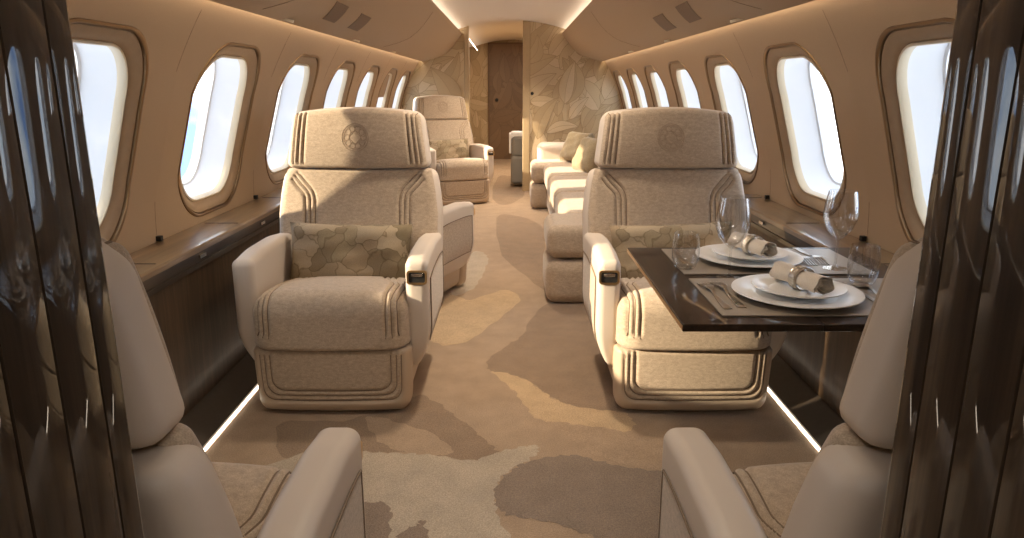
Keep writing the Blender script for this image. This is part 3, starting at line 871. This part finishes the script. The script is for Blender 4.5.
sofa()
for (x, y, z, rz, lab) in ((.66, 7.38, .60, -62, 'olive velvet pillow at the far end of the sofa, leaning on its arm'), (.70, 6.55, .60, -72, 'sunlit olive pillow on the sofa, nearer than the other')):
    q = pillow('sofa_pillow', .40, .34, .17, M['pillow_plain']); q.location = (x, y, z); q.rotation_euler = (radians(-24), 0, radians(rz + 90 - 90)); tag(q, lab, 'pillow', 'sofa pillows')

# seat glimpsed through the doorway
root = empty('jump_seat', (.25, 9.0, 0), 0, 'grey cloth seat with a cream cover inside the doorway, half hidden by the partition', 'seat')
mb = MB(); RBox((.265, .2, .18), .05, (0, 0, .21)).fill(mb, .06); mb.build('base', M['grey'], root, angle=80)
mb = MB(); RBox((.26, .19, .13), .05, (.004, 0, .49)).fill(mb, .06); mb.build('seat_back', M['grey'], root, angle=80)
mb = MB(); RBox((.272, .15, .045), .04, (0, 0, .625), lambda q: V((q.x, q.y, q.z - .0))).fill(mb, .06)
RBox((.014, .15, .12), .012, (-.272, 0, .53)).fill(mb, .06); mb.build('seat_cover', M['liner'], root, angle=80)

# ------------------------------------------------------------------ dining table and what stands on it
TZ = .682
def table():
    root = empty('dining_table', (.75, 1.93, 0), 0, 'dark glossy walnut folding table laid for two in front of the right armchair', 'table')
    for x0, x1 in ((.385, .7045), (.7048, 1.125)):
        mb = MB(); RBox(((x1 - x0) / 2, .40, .009), .003, ((x0 + x1) / 2 - .75, 0, TZ - .009)).fill(mb, .2); mb.build('table_leaf', M['table'], root)
    mb = MB(); mb.box(.3835 - .75, .3855 - .75, -.398, .398, TZ - .014, TZ - .004); mb.build('edge_strip', M['brass'], root)
    mb = MB(); RBox((.2, .03, .02), .008, (.18, -.12, TZ - .038)).fill(mb, .2); RBox((.2, .03, .02), .008, (.18, .12, TZ - .038)).fill(mb, .2)
    RBox((.02, .2, .06), .008, (.36, 0, TZ - .078)).fill(mb, .2); mb.build('support_arm', M['bronze'], root)
table()
for y0, y1, lab in ((1.585, 1.917, 'taupe leather placemat on the near half of the dining table'), (1.967, 2.29, 'taupe leather placemat on the far half of the dining table')):
    mb = MB(); RBox((.275, (y1 - y0) / 2, .002), .0015, (0, 0, 0)).fill(mb, .1); o = mb.build('placemat', M['mat']); o.location = (.765, (y0 + y1) / 2, TZ + .0022); tag(o, lab, 'placemat', 'placemats')
MZ = TZ + .0043
def plate(name, r, loc, lab, grp):
    mb = MB()
    mb.lathe([(0, .002), (r * .6, .002), (r * .64, .0035), (r * .70, .009), (r * .97, .0145), (r, .0165), (r * .995, .0185), (r * .97, .018), (r * .69, .0125), (r * .63, .007), (r * .60, .006), (0, .006)], (0, 0, 0), 56)
    o = mb.build(name, M['china']); o.location = loc; return tag(o, lab, 'plate', grp)
PC = [(.718, 1.737), (.722, 2.128)]
for i, (x, y) in enumerate(PC):
    w = ('near', 'far')[i]
    plate('dinner_plate', .158, (x, y, MZ), 'large white charger plate on the %s placemat' % w, 'charger plates')
    plate('side_plate', .113, (x + .004, y, MZ + .0125), 'smaller white plate stacked on the %s charger plate' % w, 'small plates')
def napkin(i, x, y):
    w = ('near', 'far')[i]
    mb = MB(); prof = []
    for k in range(90):          # rolled cloth, spiral cross section
        a = 2 * pi * 2.6 * k / 89; r = .007 + .0195 * k / 89
        prof.append((r * cos(a), r * sin(a)))
    outl = prof + [(px * .93, pz * .93) for px, pz in prof[::-1]]
    n = len(outl); vs = []; L = .17; NS = 10
    for j in range(NS + 1):
        t = j / NS; s = 1 + .10 * abs(t - .5) * 2 - .10 * exp(-((t - .5) / .12) ** 2)
        vs += [(px * s * 1.08, L * (t - .5) + .004 * sin(4 * atan2(pz, px)) * (1 if j in (0, NS) else 0), pz * s * .92) for px, pz in outl]
    fs = [(j * n + k, j * n + (k + 1) % n, (j + 1) * n + (k + 1) % n, (j + 1) * n + k) for j in range(NS) for k in range(n)]
    half = len(prof)
    for j in (0, NS): fs += [(j * n + k, j * n + k + 1, j * n + n - 2 - k, j * n + n - 1 - k) for k in range(half - 1)]
    mb.add(vs, fs)
    o = mb.build('rolled_napkin', M['linen'], angle=60)
    o.location = (x + .012, y + .004, MZ + .0125 + .0075 + .0275); o.rotation_euler = (0, 0, radians(17))
    tag(o, 'cream linen napkin rolled in a ring on the %s plates' % w, 'napkin', 'rolled napkins')
    mb = MB(); ri, ro = .0285, .0315
    mb.lathe([(ri, -.013), (ro, -.013), (ro + .0015, -.011), (ro, -.008), (ro, .008), (ro + .0015, .011), (ro, .013), (ri, .013)], (0, 0, 0), 36, True)
    for k in range(24):
        a = 2 * pi * k / 24; mb.tube([(ro * cos(a), ro * sin(a), -.008), (ro * cos(a + .13), ro * sin(a + .13), .008)], .0012, 4)
    r = mb.build('napkin_ring', M['silver']); r.location = o.location; r.rotation_euler = (pi / 2, 0, radians(17)); r.scale = (1.0, .95, 1)
    tag(r, 'silver ring around the rolled napkin on the %s plates' % w, 'napkin ring', 'napkin rings')
for i, (x, y) in enumerate(PC): napkin(i, x, y)

def flat_shape(mb, outline, z0f, th=.0022):
    n = len(outline)
    vs = [(x, y, z0f(y)) for x, y in outline] + [(x, y, z0f(y) + th) for x, y in outline]
    import mathutils.geometry as g
    tri = g.tessellate_polygon([[V((x, y, 0)) for x, y in outline]])
    mb.add(vs, [tuple(t) for t in tri] + [tuple(n + q for q in t) for t in tri] + [(i, (i + 1) % n, n + (i + 1) % n, n + i) for i in range(n)])
def cutlery(kind, loc, rz, lab):
    mb = MB()
    zf = lambda y: .0002 + .010 * exp(-((y - .045) / .035) ** 2)
    if kind == 'fork':
        L = [(-.0075, -.115), (-.0085, -.108), (-.006, -.05), (-.0028, 0), (-.003, .03), (-.009, .045), (-.0115, .06)]
        tines = []
        for k in range(4):
            x0 = -.0115 + k * .0062; tines += [(x0, .062), (x0 + .0006, .108), (x0 + .0021, .115), (x0 + .0036, .108), (x0 + .0042, .062)]
        out = [(x * 1.3, y) for x, y in L + tines + [(-x, y) for x, y in L[::-1]]]
    elif kind == 'knife':
        out = [(-.007, -.12), (-.0085, -.11), (-.006, -.0), (-.0075, .01), (-.0075, .09), (-.003, .112), (.004, .118), (.0085, .10), (.0085, .01), (.006, 0), (.0085, -.11), (.007, -.12)]
        zf = lambda y: .0004
    else:
        hl = [(-.0065, -.11), (-.008, -.1), (-.0035, 0), (-.003, .04)]
        bo = [(.0195 * sin(a) * -1, .08 - .032 * cos(a)) for a in [.25 + (2 * pi - .5) * k / 20 for k in range(21)]]
        out = hl + bo + [(-x, y) for x, y in hl[::-1]]
        zf = lambda y: .0003 + .010 * exp(-((y - .04) / .02) ** 2)
    flat_shape(mb, out, zf)
    o = mb.build(kind, M['silver'], angle=30); o.location = loc; o.rotation_euler = (0, 0, rz)
    return tag(o, lab, kind, 'cutlery')
cutlery('fork', (.514, 1.745, MZ + .0002), radians(1), 'outer silver fork at the left edge of the near placemat')
cutlery('fork', (.551, 1.755, MZ + .0002), radians(1), 'inner silver fork beside the near charger plate')
cutlery('knife', (.897, 1.745, MZ + .0002), 0, 'silver knife right of the near charger plate')
cutlery('spoon', (.930, 1.75, MZ + .0002), 0, 'silver spoon right of the near knife, beside the tumbler')
cutlery('fork', (.893, 2.17, MZ + .0002), pi, 'inner silver fork right of the far charger plate')
cutlery('fork', (.932, 2.18, MZ + .0002), pi, 'outer silver fork right of the far charger plate')
cutlery('knife', (.524, 2.15, MZ + .0002), pi, 'silver knife at the left edge of the far placemat')

def wineglass(loc, lab):
    mb = MB(); out = [(0, .0), (.034, .0), (.0345, .0015), (.02, .004), (.006, .008), (.0038, .014), (.0035, .05), (.0038, .082), (.008, .090), (.022, .100), (.036, .118), (.0455, .145), (.047, .165), (.0435, .195), (.038, .228)]
    inn = [(.0372, .228), (.0427, .195), (.046, .165), (.0445, .145), (.0352, .119), (.021, .102), (.008, .094), (0, .093)]
    mb.lathe(out + inn, (0, 0, 0), 40)
    o = mb.build('wine_glass', M['glass'], angle=60); o.location = loc; return tag(o, lab, 'wine glass', 'wine glasses')
def tumbler(loc, lab):
    mb = MB(); out = [(0, .0), (.026, .0), (.032, .006), (.0385, .03), (.040, .05), (.0385, .08), (.035, .105)]
    inn = [(.0342, .105), (.0375, .08), (.039, .05), (.0375, .031), (.031, .010), (0, .008)]
    mb.lathe(out + inn, (0, 0, 0), 40)
    o = mb.build('water_tumbler', M['glass'], angle=60); o.location = loc; return tag(o, lab, 'glass', 'water tumblers')
wineglass((.607, 1.935, TZ + .0002), 'stemmed wine glass between the two plates, nearer the aisle')
wineglass((.945, 2.03, MZ), 'stemmed wine glass at the window side of the dining table')
tumbler((.507, 2.035, MZ), 'clear water tumbler at the aisle side of the far placemat')
tumbler((.945, 1.865, MZ), 'clear water tumbler at the window side of the near placemat')

# ------------------------------------------------------------------ light
w = bpy.data.worlds.new('sky'); sc.world = w; w.use_nodes = True; nt = w.node_tree; nt.nodes.clear()
out = nt.nodes.new('ShaderNodeOutputWorld'); bg = nt.nodes.new('ShaderNodeBackground'); tc = nt.nodes.new('ShaderNodeTexCoord')
f = noise(nt, tc.outputs['Generated'], 3.2, 5, .55, .4)
nt.links.new(ramp(nt, f, [(.40, (.14, .29, .60)), (.50, (.70, .82, .95)), (.56, (1, 1, 1))]), bg.inputs[0])
bg.inputs[1].default_value = 5.8; nt.links.new(bg.outputs[0], out.inputs[0])
def light(kind, name, loc, energy, color, **kw):
    L = bpy.data.lights.new(name, kind); L.energy = energy; L.color = color
    for k, v in kw.items(): setattr(L, k, v)
    o = bpy.data.objects.new(name, L); col.objects.link(o); o.location = loc; return o
s = light('SUN', 'sun', (-5, 2, 4), 15, (1., .82, .58), angle=radians(1.2))
d = V((1, .25, -.34)); s.rotation_euler = d.to_track_quat('-Z', 'Y').to_euler()
WARM = (1., .84, .66)
for yy, pw in ((1.7, 4), (3.1, 9), (4.6, 9), (6.2, 10), (7.6, 19)):     # fill lights added over the aisle, no fixtures seen there
    a = light('AREA', 'ceiling_fill', (0, yy, 1.90), pw, WARM, shape='DISK', size=.12, spread=radians(110))
a = light('AREA', 'galley_lamp', (0, -.5, 1.8), 24, (1., .97, .92), shape='RECTANGLE', size=1.0, size_y=.6)
a = light('AREA', 'vestibule_fill', (.1, 10.2, 1.88), 45, WARM, shape='DISK', size=.3)  # unseen fill light added to brighten the vestibule

# ------------------------------------------------------------------ camera
cam = bpy.data.cameras.new('camera'); co = bpy.data.objects.new('camera', cam); col.objects.link(co)
cam.sensor_width = 36; cam.lens = 36 * 715 / 1024; cam.clip_start = .05
co.location = (0, 0, 1.2); co.rotation_euler = (pi / 2 - radians(14.27), 0, 0)
sc.camera = co
vs_ = sc.view_settings; vs_.view_transform = 'Standard'; vs_.look = 'None'; vs_.gamma = 1; vs_.use_curve_mapping = False; vs_.exposure = -.14
sc.cycles.use_denoising = True; sc.cycles.max_bounces = 10; sc.cycles.transparent_max_bounces = 16
sc.cycles.caustics_reflective = False; sc.cycles.caustics_refractive = False; sc.cycles.sample_clamp_indirect = 6
